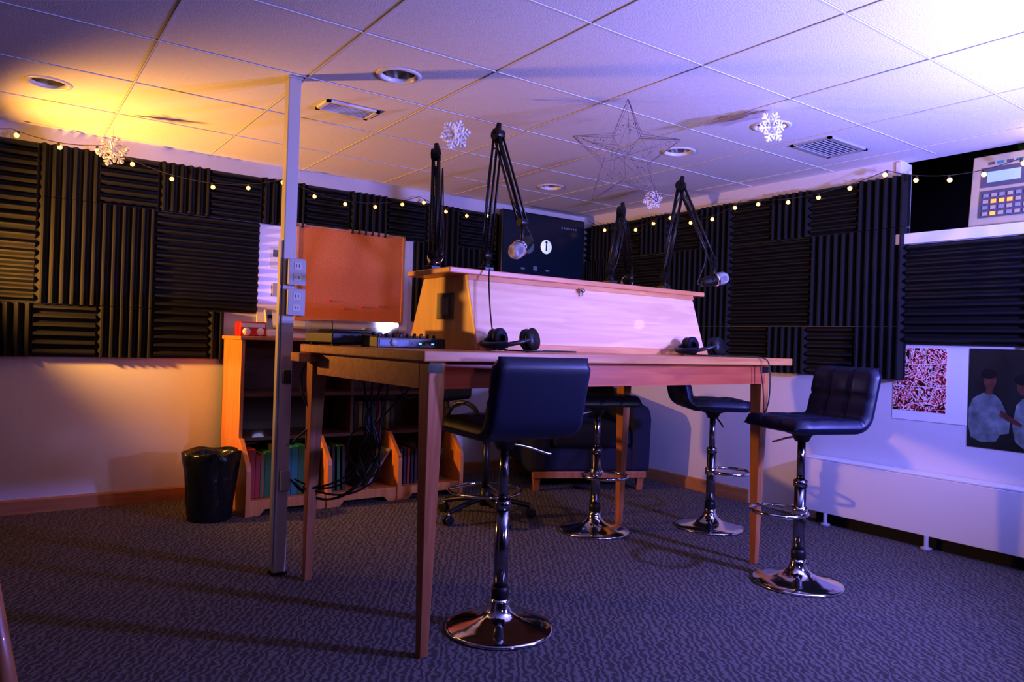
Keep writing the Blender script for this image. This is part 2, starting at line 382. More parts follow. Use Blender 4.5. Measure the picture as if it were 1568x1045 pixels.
# ------------------------------------------------------------------ back wall boards
e=E('whiteboard',(0,YW-.004,0))
box(e,'surface',(1.445,-.012,1.13),(2.58,0,1.825),M['wb'],.002)
box(e,'tray',(1.46,-.05,1.125),(2.56,-.0,1.14),M['outlet'])
box(e,'notice',(1.52,-.014,1.53),(1.63,-.012,1.68),M['paper']); box(e,'notice_print',(1.54,-.0145,1.61),(1.61,-.014,1.66),M['grey'])
box(e,'thermostat',(1.54,-.03,1.34),(1.61,-.012,1.43),M['outlet'],.003)
e=E('cork_board',(0,YW-.018,0))
box(e,'cork',(1.71,-.02,1.2),(2.51,0,1.84),M['cork'])
for a,b in [((1.69,1.185),(2.53,1.205)),((1.69,1.84),(2.53,1.86)),((1.69,1.2),(1.71,1.85)),((2.51,1.2),(2.53,1.85))]:
    box(e,'frame',(a[0],-.026,a[1]),(b[0],0,b[1]),M['frame'],.002)
for px,pz in ((1.95,1.33),(2.2,1.30),(2.05,1.28),(2.33,1.31)): ball(e,'push_pin',(px,-.026,pz),.007,M['red'],seg=10)
e=E('flat_screen_television',(-.05,0,0))
box(e,'bezel',(3.40,4.86,1.63),(4.29,4.91,2.17),M['tvf'],.006)
box(e,'screen',(3.415,4.857,1.65),(4.275,4.862,2.155),M['tv'])
box(e,'wall_bracket',(3.7,4.91,1.75),(4.0,4.94,2.05),M['blackm'])
lathe(e,'channel_logo',[(0,0),(.06,0),(.06,.001),(0,.001)],(3.86,4.855,1.90),M['logo'],32,axis=(0,-1,0))
box(e,'logo_mark',(3.854,4.8525,1.865),(3.866,4.8535,1.925),M['tv']); lathe(e,'logo_dot',[(0,0),(.012,0),(.012,.001),(0,.001)],(3.86,4.8535,1.938),M['tv'],16,axis=(0,-1,0))
lathe(e,'channel_logo_dim',[(0,0),(.06,0),(.06,.001),(0,.001)],(3.67,4.855,1.885),M['logo2'],32,axis=(0,-1,0))
for k in range(7): box(e,'caption_letter',(4.02+k*.026,4.8545,2.075),(4.036+k*.026,4.856,2.09),M['logo2'])
for k in range(3): box(e,'menu_block',(3.60+k*.13,4.8545,1.69),(3.64+k*.13,4.856,1.705+.02*(k%2)),M['logo2'])
# ------------------------------------------------------------------ string lights
def catenary(pts,sags,n):
    out=[]
    for (a,b),sg in zip(zip(pts[:-1],pts[1:]),sags):
        for i in range(n):
            t=i/n; p=Vector(a).lerp(Vector(b),t); p.z-=sg*4*t*(1-t); out.append(p)
    out.append(Vector(pts[-1])); return out
def lights(pts,sags,spacing):
    e=E('string_lights'); c=catenary(pts,sags,14)
    tube(e,'cord',[tuple(p) for p in c],.0022,M['wirelamp'],smoothc=False)
    acc=0; last=c[0]; bm=bmesh.new(); bs=bmesh.new()
    for p in c[1:]:
        acc+=(p-last).length; last=p
        if acc>spacing:
            acc=0; q=p+Vector((random.uniform(-.01,.01),random.uniform(-.01,.01),-.026))
            bmesh.ops.create_uvsphere(bm,u_segments=10,v_segments=8,radius=.0135,matrix=Matrix.Translation(q))
            bmesh.ops.create_cone(bs,segments=8,radius1=.008,radius2=.006,depth=.02,cap_ends=True,matrix=Matrix.Translation(p+Vector((0,0,-.009))))
    me=bpy.data.meshes.new('bulbs'); bm.to_mesh(me); bm.free(); add('bulbs',me,M['bulb'],e,True)
    me=bpy.data.meshes.new('sockets'); bs.to_mesh(me); bs.free(); add('sockets',me,M['wirelamp'],e)
YB=YW-.075
lights([(-.5,YB,2.17),(.05,YB,2.18),(.5,YB,2.17),(1.58,YB,2.14),(2.62,YB,2.17),(3.3,YB,2.14)],[.03,.03,.115,.1,.05],.165)
XB=XW-.075
lights([(XB,4.86,2.18),(XB,3.94,2.14),(XB,3.23,2.14),(XB,2.21,2.17),(XB,1.4,2.15),(XB,.6,2.15)],[.1,.09,.06,.08,.08],.17)
# ------------------------------------------------------------------ hanging snowflakes + star
def flake(x,y,z,r,yawr):
    e=E('hanging_snowflake',(x,y,z),yawr); segs=[]
    for k in range(6):
        a=k*math.pi/3+.2; d=Vector((math.cos(a),0,math.sin(a)))
        segs.append([(0,0,0),tuple(d*r)])
        for t in (.45,.72):
            for sg in (-1,1):
                b=a+sg*math.pi/3.2; q=Vector((math.cos(b),0,math.sin(b)))
                segs.append([tuple(d*r*t),tuple(d*r*t+q*r*.36)])
    tube(e,'arms',segs,r*.075,M['flake'],smoothc=False)
    tube(e,'rings',[[(r*q*math.cos(k*math.pi/3+.2),0,r*q*math.sin(k*math.pi/3+.2)) for k in range(7)] for q in (.3,.58)],r*.06,M['flake'],smoothc=False)
    tube(e,'arms_cross',[[(0,-r*.8,0),(0,r*.8,0)],[(0,-r*.5,-r*.6),(0,r*.5,r*.6)],[(0,r*.5,-r*.6),(0,-r*.5,r*.6)]],r*.07,M['flake'],smoothc=False)
    bm=bmesh.new()
    for k in range(6):
        a=k*math.pi/3+.2
        bmesh.ops.create_icosphere(bm,subdivisions=2,radius=r*.15,matrix=Matrix.Translation((math.cos(a)*r,0,math.sin(a)*r)))
        a+=math.pi/6
        bmesh.ops.create_icosphere(bm,subdivisions=2,radius=r*.12,matrix=Matrix.Translation((math.cos(a)*r*.75,0,math.sin(a)*r*.75)))
    me=bpy.data.meshes.new('tips'); bm.to_mesh(me); bm.free(); add('tips',me,M['flake'],e,True)
    tube(e,'thread',[(0,0,r*.3),(0,0,ZC-z)],.0008,M['stringw'],smoothc=False)
flake(.49,4.40,2.03,.072,-.4); flake(1.77,2.99,2.063,.066,-.6); flake(2.99,2.10,2.145,.070,-.3); flake(3.83,3.66,2.135,.064,-.9)
e=E('wire_star_ornament',(2.37,2.44,1.965),-yaw)
def starpts(r,y,rot=0):
    o=[]
    for k in range(10):
        a=math.pi/2+k*math.pi/5+rot; q=r if k%2==0 else r*.42
        o.append(Vector((q*math.cos(a),y,q*math.sin(a))))
    return o
A=starpts(.265,0); segs=[[tuple(p) for p in A]+[tuple(A[0])]]
C1=Vector((0,.05,0)); C2=Vector((0,-.05,0))
for k in range(1,10,2):
    segs.append([tuple(A[k]+Vector((0,.035,0))),tuple(A[(k+1)%10]),tuple(A[k]-Vector((0,.035,0))),tuple(A[k-1]),tuple(A[k]+Vector((0,.035,0)))])
tube(e,'wire_frame',segs,.0011,M['wire'],smoothc=False)
sg=[[tuple(A[k]),tuple(C1 if k%2 else C2)] for k in range(10)]
for k in range(0,10,2):
    a,b,c=A[k],A[k-1],A[(k+1)%10]
    pts=[tuple((b if j%2 else c).lerp(a,t)) for j,t in enumerate([0,.12,.25,.38,.5,.63,.76,.9])]
    sg.append(pts)
for k in range(16):
    i,j=random.sample(range(10),2); sg.append([tuple(A[i].lerp(Vector((0,0,0)),random.random()*.5)),tuple(A[j].lerp(Vector((0,0,0)),.3+random.random()*.5))])
tube(e,'lacing',sg,.0008,M['wire'],smoothc=False)
bm=bmesh.new()
for k in range(40):
    i=random.randrange(10); q=A[i].lerp(A[(i+1)%10],random.random()).lerp(Vector((0,0,0)),random.random()*.6)
    bmesh.ops.create_icosphere(bm,subdivisions=1,radius=.0035,matrix=Matrix.Translation(q))
me=bpy.data.meshes.new('beads'); bm.to_mesh(me); bm.free(); add('beads',me,M['wire'],e,True)
tube(e,'thread',[(0,0,.26),(0,0,ZC-1.965)],.001,M['stringw'],smoothc=False)
# ------------------------------------------------------------------ service pole
e=E('service_pole',(1.07,3.25,0),.0)
box(e,'column',(-.028,-.028,.01),(.028,.028,ZC-.001),M['pole'],.004)
box(e,'foot_pad',(-.034,-.034,0),(.034,.034,.012),M['black'])
box(e,'ceiling_flange',(-.034,-.034,ZC-.008),(.034,.034,ZC-.001),M['pole'],.002)
for z in (1.225,1.36):
    box(e,'outlet_box',(-.012,-.062,z-.058),(.062,-.028,z+.058),M['outlet'],.004)
    box(e,'faceplate',(-.014,-.066,z-.06),(.064,-.062,z+.06),M['outlet'],.002)
    for dz in (-.026,.026):
        box(e,'socket',(.008,-.0675,z+dz-.016),(.042,-.066,z+dz+.016),M['pole'],.003)
        for dx in (.017,.030): box(e,'slot',(dx,-.0682,z+dz-.006),(dx+.003,-.0674,z+dz+.008),M['black'])
box(e,'side_raceway',(-.038,-.018,.05),(-.028,.018,1.5),M['pole'],.002)
box(e,'lower_box',(-.015,-.05,.38),(.03,-.028,.47),M['outlet'],.004)
box(e,'switch_box',(-.015,-.045,.86),(.02,-.028,.92),M['black'],.003)
# ------------------------------------------------------------------ table
TX,TY,TR=1.144,2.083,math.radians(2.0)
t=E('bar_table',(TX,TY,0),TR)
TL,TW,TH=2.17,1.07,1.04
box(t,'top',(0,0,TH-.036),(TL,TW,TH),M['oak'],.004)
box(t,'apron_front',(.10,.05,TH-.13),(TL-.16,.07,TH-.036),M['cherry'])
box(t,'apron_back',(.10,TW-.07,TH-.13),(TL-.16,TW-.05,TH-.036),M['cherry'])
box(t,'apron_left',(.04,.10,TH-.13),(.06,TW-.1,TH-.036),M['oak'])
box(t,'apron_right',(TL-.15,.10,TH-.13),(TL-.13,TW-.1,TH-.036),M['cherry'])
box(t,'pole_bracket',(-.05,TW-.12,TH-.075),(.04,TW-.02,TH-.037),M['oak'],.003)
for x,y,dx in ((.075,.07,-.006),(TL-.155,.085,0),(.058,TW-.055,-.016),(TL-.17,TW-.07,-.01)):
    taper(t,'leg',(x+dx,y,.016,.016,0),(x,y,.034,.034,TH-.036),M['oakz'])
    box(t,'corner_bracket',(x-.037,y-.037,TH-.075),(x+.02,y-.0345,TH-.045),M['chrome'])
# ------------------------------------------------------------------ console
CH=.318
c=E('equipment_console',(1.62,2.50,TH),TR*.3)
CLn=1.43
side=[(0,0),(.60,0),(.47,CH),(.105,CH)]
prism(c,'side_left',side,0,0,.02,M['birchs'],.002)
prism(c,'side_right',side,0,CLn-.02,CLn,M['birchs'],.002)
prism(c,'front_panel',[(-.012,0.0),(.006,0),(.111,CH),(.093,CH)],0,-.004,CLn+.004,M['birch'],.0015)
prism(c,'back_panel',[(.60,0),(.585,0),(.455,CH),(.47,CH)],0,.02,CLn-.02,M['shade'])
box(c,'top_board',(-.10,.075,CH),(CLn+.09,.445,CH+.024),M['trimw'],.004)
prism(c,'base_lip',[(-.03,0),(-.012,0),(.002,.03),(-.02,.03)],0,-.006,CLn+.006,M['trimw'],.002)
prism(c,'top_lip',[(.078,CH-.022),(.09,CH-.022),(.095,CH),(.083,CH)],0,-.004,CLn+.004,M['trimw'],.001)
box(c,'side_plaque',(-.008,.20,.13),(0,.33,.245),M['pic'],.002)
box(c,'plaque_print',(-.010,.23,.15),(-.008,.30,.225),M['grey'])
tube(c,'latch',[(.62,.07,CH-.02),(.625,.06,CH-.05),(.62,.058,CH-.055),(.615,.062,CH-.05)],.004,M['chrome'])
lathe(c,'knob',[(0,0),(.012,0),(.012,.012),(0,.014)],(.62,.068,CH-.03),M['chrome'],16,axis=(0,-1,.3))
# ------------------------------------------------------------------ boom arms
def boom(base,elbow,end,micdir,drop=.05,miclen=.13):
    e=E('microphone_boom_arm',base); b=Vector(base); el=Vector(elbow)-b; en=Vector(end)-b
    box(e,'clamp',(-.025,-.03,-.0),(.025,.03,.02),M['blackm'],.004)
    lathe(e,'swivel',[(0,.02),(.02,.02),(.02,.03),(.012,.035),(.012,.075),(0,.08)],(0,0,0),M['blackm'],20)
    s=Vector((0,0,.07)); 
    pv=(el-s).cross(en-el)
    off=pv.normalized()*.012 if pv.length>1e-4 else Vector((.012,0,0))
    n1=(el-s).normalized().cross(off).normalized()*.014
    def seg(a,bb,nn,nm):
        for k,(o1) in enumerate((nn,-nn)):
            for o2 in (off,-off): cyl(e,nm+'_rod',a+o1+o2,bb+o1+o2,.0052,M['blackm'],seg=10)
        d=(bb-a); L=d.length; d.normalize(); x=d.orthogonal().normalized(); y=d.cross(x)
        pts=[tuple(a+d*(L*.12+L*.33*i/160)+x*.009*math.cos(i*.9)+y*.009*math.sin(i*.9)) for i in range(161)]
        tube(e,nm+'_spring',pts,.0018,M['steel'],smoothc=False)
    seg(s,el,n1,'lower'); n2=(en-el).normalized().cross(off).normalized()*.014
    seg(el,en,n2,'upper')
    ad=off.normalized()
    for q,r in ((s,.02),(el,.027),(en,.018)):
        cyl(e,'joint',q-ad*.02,q+ad*.02,r,M['blackm'],bevel=.002)
    bk=(el-s).normalized()
    cyl(e,'elbow_cap',el-ad*.006,el+bk*.05,.018,M['blackm'],r1=.01)
    mp=en+Vector((0,0,-drop)); cyl(e,'mic_mount',en,mp,.007,M['blackm'])
    d=Vector(micdir).normalized()
    cyl(e,'mic_yoke',mp-ad*.034,mp+ad*.034,.006,M['blackm'])
    a=mp-d*miclen*.55
    lathe(e,'mic_body',[(0,0),(.019,0),(.022,.01),(.027,miclen*.3),(.030,miclen*.62),(.031,miclen*.64)],a,M['blackm'],24,axis=d)
    lathe(e,'mic_ring',[(.03,0),(.035,0),(.035,.012),(.03,.012)],a+d*miclen*.62,M['chrome'],24,axis=d)
    lathe(e,'mic_grille',[(.031,0),(.034,.015),(.033,.035),(.025,.052),(0,.06)],a+d*miclen*.7,M['silver'],24,axis=d)
    cb=[tuple(a),tuple(a-d*.05+Vector((0,0,-.02))),tuple(en+Vector((0,0,.03))-ad*.03),tuple((el+en)/2-ad*.03+Vector((0,.0,-.02))),tuple(el-ad*.03+Vector((0,0,.02))),tuple((el+s)/2-ad*.03),tuple(s-ad*.03),(.02,.05,.01)]
    tube(e,'mic_cable',cb,.003,M['cable'])
TB=TH+CH+.0245
boom((1.56,2.79,TB),(1.575,2.82,1.90),(1.63,2.88,1.50),(.3,1,-.1),drop=.04)
boom((1.74,2.64,TB),(1.755,2.60,1.975),(1.77,2.42,1.575),(-.75,-.3,-.45),drop=.10)
boom((2.50,2.66,TB),(2.60,2.70,1.765),(2.93,2.97,1.50),(.6,.9,-.3),drop=.05)
boom((2.87,2.64,TB),(2.92,2.59,1.93),(3.0,2.42,1.51),(.9,-.45,.25),drop=.08)
# ------------------------------------------------------------------ stools
def barstool(x,y,facing,seatz=.725,ring=True,bh=.215):
    rz=math.atan2(facing[1],facing[0])-math.pi/2
    e=E('bar_stool',(x,y,0),rz)
    lathe(e,'base',[(0,.004),(.195,0),(.205,.003),(.206,.009),(.195,.015),(.15,.024),(.10,.036),(.065,.052),(.045,.072),(.036,.10),(.034,.115),(0,.115)],(0,0,0),M['chrome'],56)
    cyl(e,'outer_column',(0,0,.11),(0,0,.46),.027,M['colm'],seg=28)
    lathe(e,'column_sleeve',[(.026,0),(.033,0),(.033,.04),(.026,.045)],(0,0,.115),M['black'],28)
    lathe(e,'column_collar',[(.0,.0),(.031,0),(.031,.03),(.02,.035)],(0,0,.45),M['colm'],28)
    cyl(e,'gas_lift',(0,0,.46),(0,0,seatz-.03),.018,M['colm'],seg=24)
    lathe(e,'seat_cup',[(0,0),(.03,0),(.045,.03),(.09,.045),(.09,.052),(0,.052)],(0,0,seatz-.05),M['black'],28)
    if ring:
        pts=[(.0+.13*math.sin(a),.12-.12*math.cos(a)-.005,.34) for a in [i*2*math.pi/28 for i in range(28)]]
        tube(e,'footrest',pts,.0095,M['chrome'],cyclic=True)
        lathe(e,'footrest_collar',[(.026,-.02),(.036,-.02),(.036,.02),(.026,.02)],(0,0,.34),M['chrome'],24)
    tube(e,'lever',[(0,0,seatz-.03),(.10,.0,seatz-.035),(.17,0,seatz-.075),(.21,0,seatz-.08)],.005,M['chrome'])
    path=[]
    for i in range(13): path.append((.19-.33*i/12, .0+ (-.012 if i==0 else 0)))
    for i in range(1,9):
        a=i/8*math.radians(80); path.append((-.14-.07*math.sin(a), .07-.07*math.cos(a)))
    x0,z0=path[-1]
    for i in range(1,13): path.append((x0-.045*i/12, z0+bh*i/12))
    N=len(path); cols=37; W=.2
    P=[Vector((0,a,b)) for a,b in path]
    vt=[];vb=[]
    Ls=[0]
    for i in range(1,N): Ls.append(Ls[-1]+(P[i]-P[i-1]).length)
    LT=Ls[-1]
    for i in range(N):
        tg=(P[min(N-1,i+1)]-P[max(0,i-1)]).normalized()
        nr=Vector((0,tg.z,-tg.y))
        if nr.z<0 and i<10: nr=-nr
        if i>=10 and nr.y<0: nr=-nr
        sl=Ls[i]; endk=min(1,max(0,min(sl,LT-sl)/.045)); ef=math.sqrt(max(0,1-(1-endk)**2))
        gs=min(abs(sl-q) for q in (.12,.24,.37,.50)); gsv=math.exp(-(gs/.008)**2)
        for j in range(cols):
            tt=-1+2*j/(cols-1); ek=min(1,(1-abs(tt))/.14); et=math.sqrt(max(0,1-(1-ek)**2))
            gd=min(abs(tt*W-q) for q in (-.067,.067)); gv=math.exp(-(gd/.007)**2)
            h=.036*ef*et*(1-.45*gv)*(1-.35*gsv)+.002
            wv=Vector((tt*W*(.93 if (i<2 or i>N-3) else 1),0,0))
            vt.append(P[i]+wv+nr*h+Vector((0,0,seatz+.03))); vb.append(P[i]+wv-nr*.027*ef*et+Vector((0,0,seatz+.03)))
    v=vt+vb; fcs=[]; B=len(vt)
    for i in range(N-1):
        for j in range(cols-1):
            a=i*cols+j; fcs.append((a,a+1,a+cols+1,a+cols)); fcs.append((B+a,B+a+cols,B+a+cols+1,B+a+1))
    for i in range(N-1):
        for j in (0,cols-1):
            a=i*cols+j; fcs.append((a,a+cols,B+a+cols,B+a))
    for j in range(cols-1):
        for i in (0,N-1):
            a=i*cols+j; fcs.append((a,a+1,B+a+1,B+a))
    fromdata('padded_seat',v,fcs,M['leather'],e,True)
    return e
barstool(1.575,2.22,(.08,1),ring=False)
barstool(2.86,3.11,(-.3,-1))
barstool(3.54,2.83,(.8,-.55),seatz=.71)
barstool(3.07,1.94,(-.95,.32),seatz=.71)
# ------------------------------------------------------------------ office chair
e=E('drafting_chair',(2.46,3.66,0),.5)
for k in range(5):
    a=k*2*math.pi/5+.3; d=Vector((math.cos(a),math.sin(a),0)); 
    pts=[tuple(d*.03+Vector((0,0,.12))),tuple(d*.15+Vector((0,0,.11))),tuple(d*.28+Vector((0,0,.075)))]
    tube(e,'base_arm',pts,.016,M['black'])
    n=d.cross(Vector((0,0,1))); q=d*.29+Vector((0,0,.03))
    for s_ in (-.014,.014): cyl(e,'caster_wheel',q+n*(s_-.007),q+n*(s_+.007),.029,M['black'],bevel=.003)
    cyl(e,'caster_stem',q,d*.28+Vector((0,0,.08)),.008,M['steel'])
cyl(e,'hub',(0,0,.08),(0,0,.19),.032,M['black']); cyl(e,'column',(0,0,.19),(0,0,.52),.022,M['black']); 
tube(e,'foot_ring',[(.22*math.cos(a),.22*math.sin(a),.17) for a in [i*math.pi/12 for i in range(24)]],.009,M['chrome'],cyclic=True)
tube(e,'ring_spokes',[[(.03*math.cos(a),.03*math.sin(a),.21),(.22*math.cos(a),.22*math.sin(a),.17)] for a in (0,2.1,4.2)],.006,M['chrome'],smoothc=False)
o=box(e,'seat_cushion',(-.24,-.23,.54),(.24,.23,.62),M['black'],.03,5)
box(e,'seat_plate',(-.12,-.12,.51),(.12,.12,.54),M['black'])
o=box(e,'back_cushion',(-.21,.22,.70),(.21,.28,.98),M['black'],.03,5)
tube(e,'back_bar',[(0,.1,.53),(0,.27,.53),(0,.30,.6),(0,.29,.8)],.014,M['black'])
for s_ in (-1,1): tube(e,'arm_loop',[(s_*.2,-.1,.56),(s_*.29,-.1,.58),(s_*.29,-.12,.74),(s_*.28,.12,.74),(s_*.24,.15,.57)],.014,M['black'])
# ------------------------------------------------------------------ armchair
e=E('armchair',(3.75,4.32,0),math.radians(-24))
e.scale=(1.14,1.05,1.08)
box(e,'base',(-.38,-.36,.13),(.38,.36,.30),M['arm'],.03,4)
box(e,'seat_cushion',(-.27,-.39,.29),(.27,.2,.45),M['arm'],.05,5)
for s_ in (-1,1):
    prism(e,'armrest',[(-.38,.12),(.36,.12),(.38,.68),(.1,.64),(-.36,.58),(-.40,.5)],0,s_*.27,s_*.41,M['arm'],.04)
prism(e,'backrest',[(.2,.12),(.38,.12),(.47,.80),(.40,.84),(.31,.82),(.2,.4)],0,-.29,.29,M['arm'],.04)
box(e,'plinth_rail',(-.38,-.375,.09),(.38,-.35,.135),M['oakz'],.003)
for x in (-.35,.35):
    for y in (-.33,.33): taper(e,'leg',(x,y,.016,.016,0),(x,y,.028,.028,.13),M['oakz'])
# ------------------------------------------------------------------ bookshelf
e=E('bookshelf',(0,0,0)); X0,X3=1.225,2.715; YBk=4.93
prism(e,'side_left',[(4.52,0),(YBk,0),(YBk,1.04),(4.52,1.04)],0,X0,X0+.022,M['shelf'],.002)
prism(e,'side_right',[(4.52,0),(YBk,0),(YBk,1.04),(4.52,1.04)],0,X3-.022,X3,M['shelf'],.002)
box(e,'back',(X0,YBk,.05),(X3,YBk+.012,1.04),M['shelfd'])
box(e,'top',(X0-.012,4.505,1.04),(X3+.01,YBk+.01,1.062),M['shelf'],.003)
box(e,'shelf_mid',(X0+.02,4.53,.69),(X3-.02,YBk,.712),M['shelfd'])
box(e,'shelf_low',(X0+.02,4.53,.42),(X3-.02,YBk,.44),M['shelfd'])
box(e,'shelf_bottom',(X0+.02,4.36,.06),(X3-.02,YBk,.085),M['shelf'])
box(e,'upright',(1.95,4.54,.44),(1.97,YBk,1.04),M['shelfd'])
prof=[(4.32,0),(4.80,0),(4.80,.42),(4.52,.44),(4.49,.44),(4.33,.30),(4.32,.27)]
for x in (X0-.0,1.722,2.208,X3-.026):
    prism(e,'bin_divider',prof,0,x-.004,x+.026,M['shelf'],.003)
for a,b in ((X0+.026,1.718),(1.748,2.204),(2.234,X3-.03)):
    prism(e,'toe_rail',[(a,.0),(a+.06,.0),(a+.09,.035),(b-.09,.035),(b-.06,0),(b,0),(b,.09),(a,.09)],1,4.335,4.355,M['shelf'],.002)
bk=E('books')
x=X0+.03
def book(x,w,h,tilt=0,y=4.42,d=.3,m=None,z=.087):
    o=box(bk,'book',(0,0,0),(w,d,h),m or random.choice(spines),.002); o.location=(x,y,z); o.rotation_euler=(0,tilt,0)
kk=0
while x<1.66:
    w_=random.uniform(.022,.05); book(x,w_-.001,random.uniform(.25,.32),m=spines[[0,0,3,2,6,0,1,1,2,6,1,5,1,2][kk%14]]); x+=w_; kk+=1
x=1.755
for k in range(4): book(x,.02,.29,-.03,m=spines[[1,6,2,6][k]]); x+=.034
book(1.96,.012,.30,.55,m=spines[6]); book(2.02,.012,.30,.6,m=spines[5])
x=2.24
for k in range(6): book(x,.02,.24,.0,m=spines[[6,4,6,0,6,6][k]]); x+=.028
book(2.45,.012,.28,.6,m=spines[6])
x=2.0
for k in range(9): book(x,.03,.20,0,4.6,.2,z=.442,m=spines[[6,3,6,4,6,0,6,3,6][k]]); x+=.034
e=E('red_radio',(1.225,4.57,1.063),.05)
box(e,'body',(0,0,0),(.165,.10,.09),M['red'],.01,3)
box(e,'front_band',(.01,-.003,.055),(.155,0,.08),M['paper'])
lathe(e,'speaker_1',[(0,0),(.024,0),(.024,.006),(0,.008)],(.04,-.002,.028),M['paper'],24,axis=(0,-1,0)); lathe(e,'speaker_2',[(0,0),(.024,0),(.024,.006),(0,.008)],(.125,-.002,.028),M['paper'],24,axis=(0,-1,0))
e=E('cordless_telephone',(1.425,4.62,1.063),.2)
box(e,'cradle',(-.045,-.05,0),(.045,.06,.045),M['paper'],.012,3)
prism(e,'handset',[(-.005,.02),(.025,.02),(.055,.17),(.03,.175)],0,-.024,.024,M['outlet'],.008)
box(e,'display',(-.016,.008,.115),(.016,.0085,.14),M['black'])
e=E('paper_stack',(1.55,4.56,1.063)); 
for k in range(4): box(e,'sheet',(0,0,k*.006),(.24-.01*k,.2,k*.006+.005),M['paper'])
# trash can
e=E('trash_can',(1.045,4.40,0))
lathe(e,'bin',[(0,.0),(.115,0),(.12,.006),(.145,.37),(.15,.375),(.14,.37),(.112,.012),(0,.012)],(0,0,0),M['black'],36)
v=[];ff=[]; n=48
prof=[(.118,.03),(.128,.12),(.14,.25),(.152,.34),(.158,.388),(.148,.395),(.135,.37),(.12,.30)]
for i in range(n):
    a=2*math.pi*i/n
    for k,(r,z) in enumerate(prof):
        rr=r+.006*math.sin(a*7+k*1.3)+.004*math.sin(a*13+k*2.1); v.append((rr*math.cos(a),rr*math.sin(a),z+.006*math.sin(a*5+k)))
for i in range(n):
    j=(i+1)%n
    for k in range(len(prof)-1): ff.append((i*8+k,j*8+k,j*8+k+1,i*8+k+1))
fromdata('liner_bag',v,ff,M['bag'],e,True)
# ------------------------------------------------------------------ turntable etc
e=E('turntable',(1.265,2.965,TH),.03)
k_=.86; e.scale=(k_,k_,k_)
box(e,'plinth',(-.175,-.17,.012),(.175,.17,.062),M['black'],.005)
for x in (-.14,.14):
    for y in (-.13,.13): lathe(e,'foot',[(0,0),(.02,0),(.02,.012),(0,.012)],(x,y,0),M['black'],16)
lathe(e,'platter',[(0,0),(.145,0),(.147,.01),(.14,.014),(0,.014)],(-.02,0,.062),M['steel'],40)
lathe(e,'record',[(.003,0),(.14,0),(.14,.002),(.05,.002)],(-.02,0,.077),M['black'],40)
tube(e,'tonearm',[(.14,.12,.09),(.13,.0,.092),(.10,-.08,.088),(.06,-.10,.082)],.004,M['chrome'])
lathe(e,'arm_pivot',[(0,0),(.022,0),(.022,.03),(0,.035)],(.14,.12,.062),M['silver'],20)
g=M['glass']
box(e,'lid_front',(-.175,-.17,.063),(.175,-.167,.118),g); box(e,'lid_left',(-.175,-.167,.063),(-.172,.17,.118),g); box(e,'lid_right',(.172,-.167,.063),(.175,.17,.118),g); box(e,'lid_top',(-.175,-.17,.118),(.175,.17,.121),g)
e=E('audio_mixer',(1.385,2.70,TH+.001),.05)
prism(e,'body',[(-.07,0),(.07,0),(.07,.05),(-.07,.04)],0,-.16,.16,M['black'],.003)
box(e,'front_strip',(-.15,-.0725,.008),(-.02,-.0695,.03),M['blue'])
for i in range(4): box(e,'indicator',(.0+.03*i,-.0725,.014),(.012+.03*i,-.0695,.02),M['led'] if i%2 else M['grey'])
for i in range(9):
    for j in range(2): lathe(e,'knob',[(0,0),(.007,0),(.006,.012),(0,.012)],(-.13+.032*i,-.03+.05*j,.042+.005*j),M['grey'] if (i+j)%3==0 else M['black'],10)
lathe(e,'dial',[(0,0),(.014,0),(.012,.006),(0,.006)],(-.09,-.073,.02),M['outlet'],20,axis=(0,-1,0))
def phones(x,y,rz):
    e=E('headphones',(x,y,TH),rz)
    for s_,tilt in ((-1,.5),(1,-.2)):
        c0=Vector((s_*.075,0,.048)); ax=Vector((s_,0,tilt*.4)).normalized()
        lathe(e,'ear_cup',[(0,.0),(.03,0),(.042,.012),(.045,.024),(0,.026)],c0,M['black'],28,axis=ax)
        lathe(e,'ear_pad',[(.018,-.022),(.034,-.024),(.046,-.014),(.046,-.002),(.03,.002)],c0,M['leather'],28,axis=ax)
    pts=[(.1*math.cos(a),.03+.12*math.sin(a),.05-.028*math.sin(a)) for a in [math.pi*i/14 for i in range(15)]]
    tube(e,'headband',pts,.009,M['black'])
    tube(e,'headband_pad',[p for p in pts[4:11]],.013,M['leather'])
phones(1.70,2.36,1.9); phones(2.86,2.36,1.6)
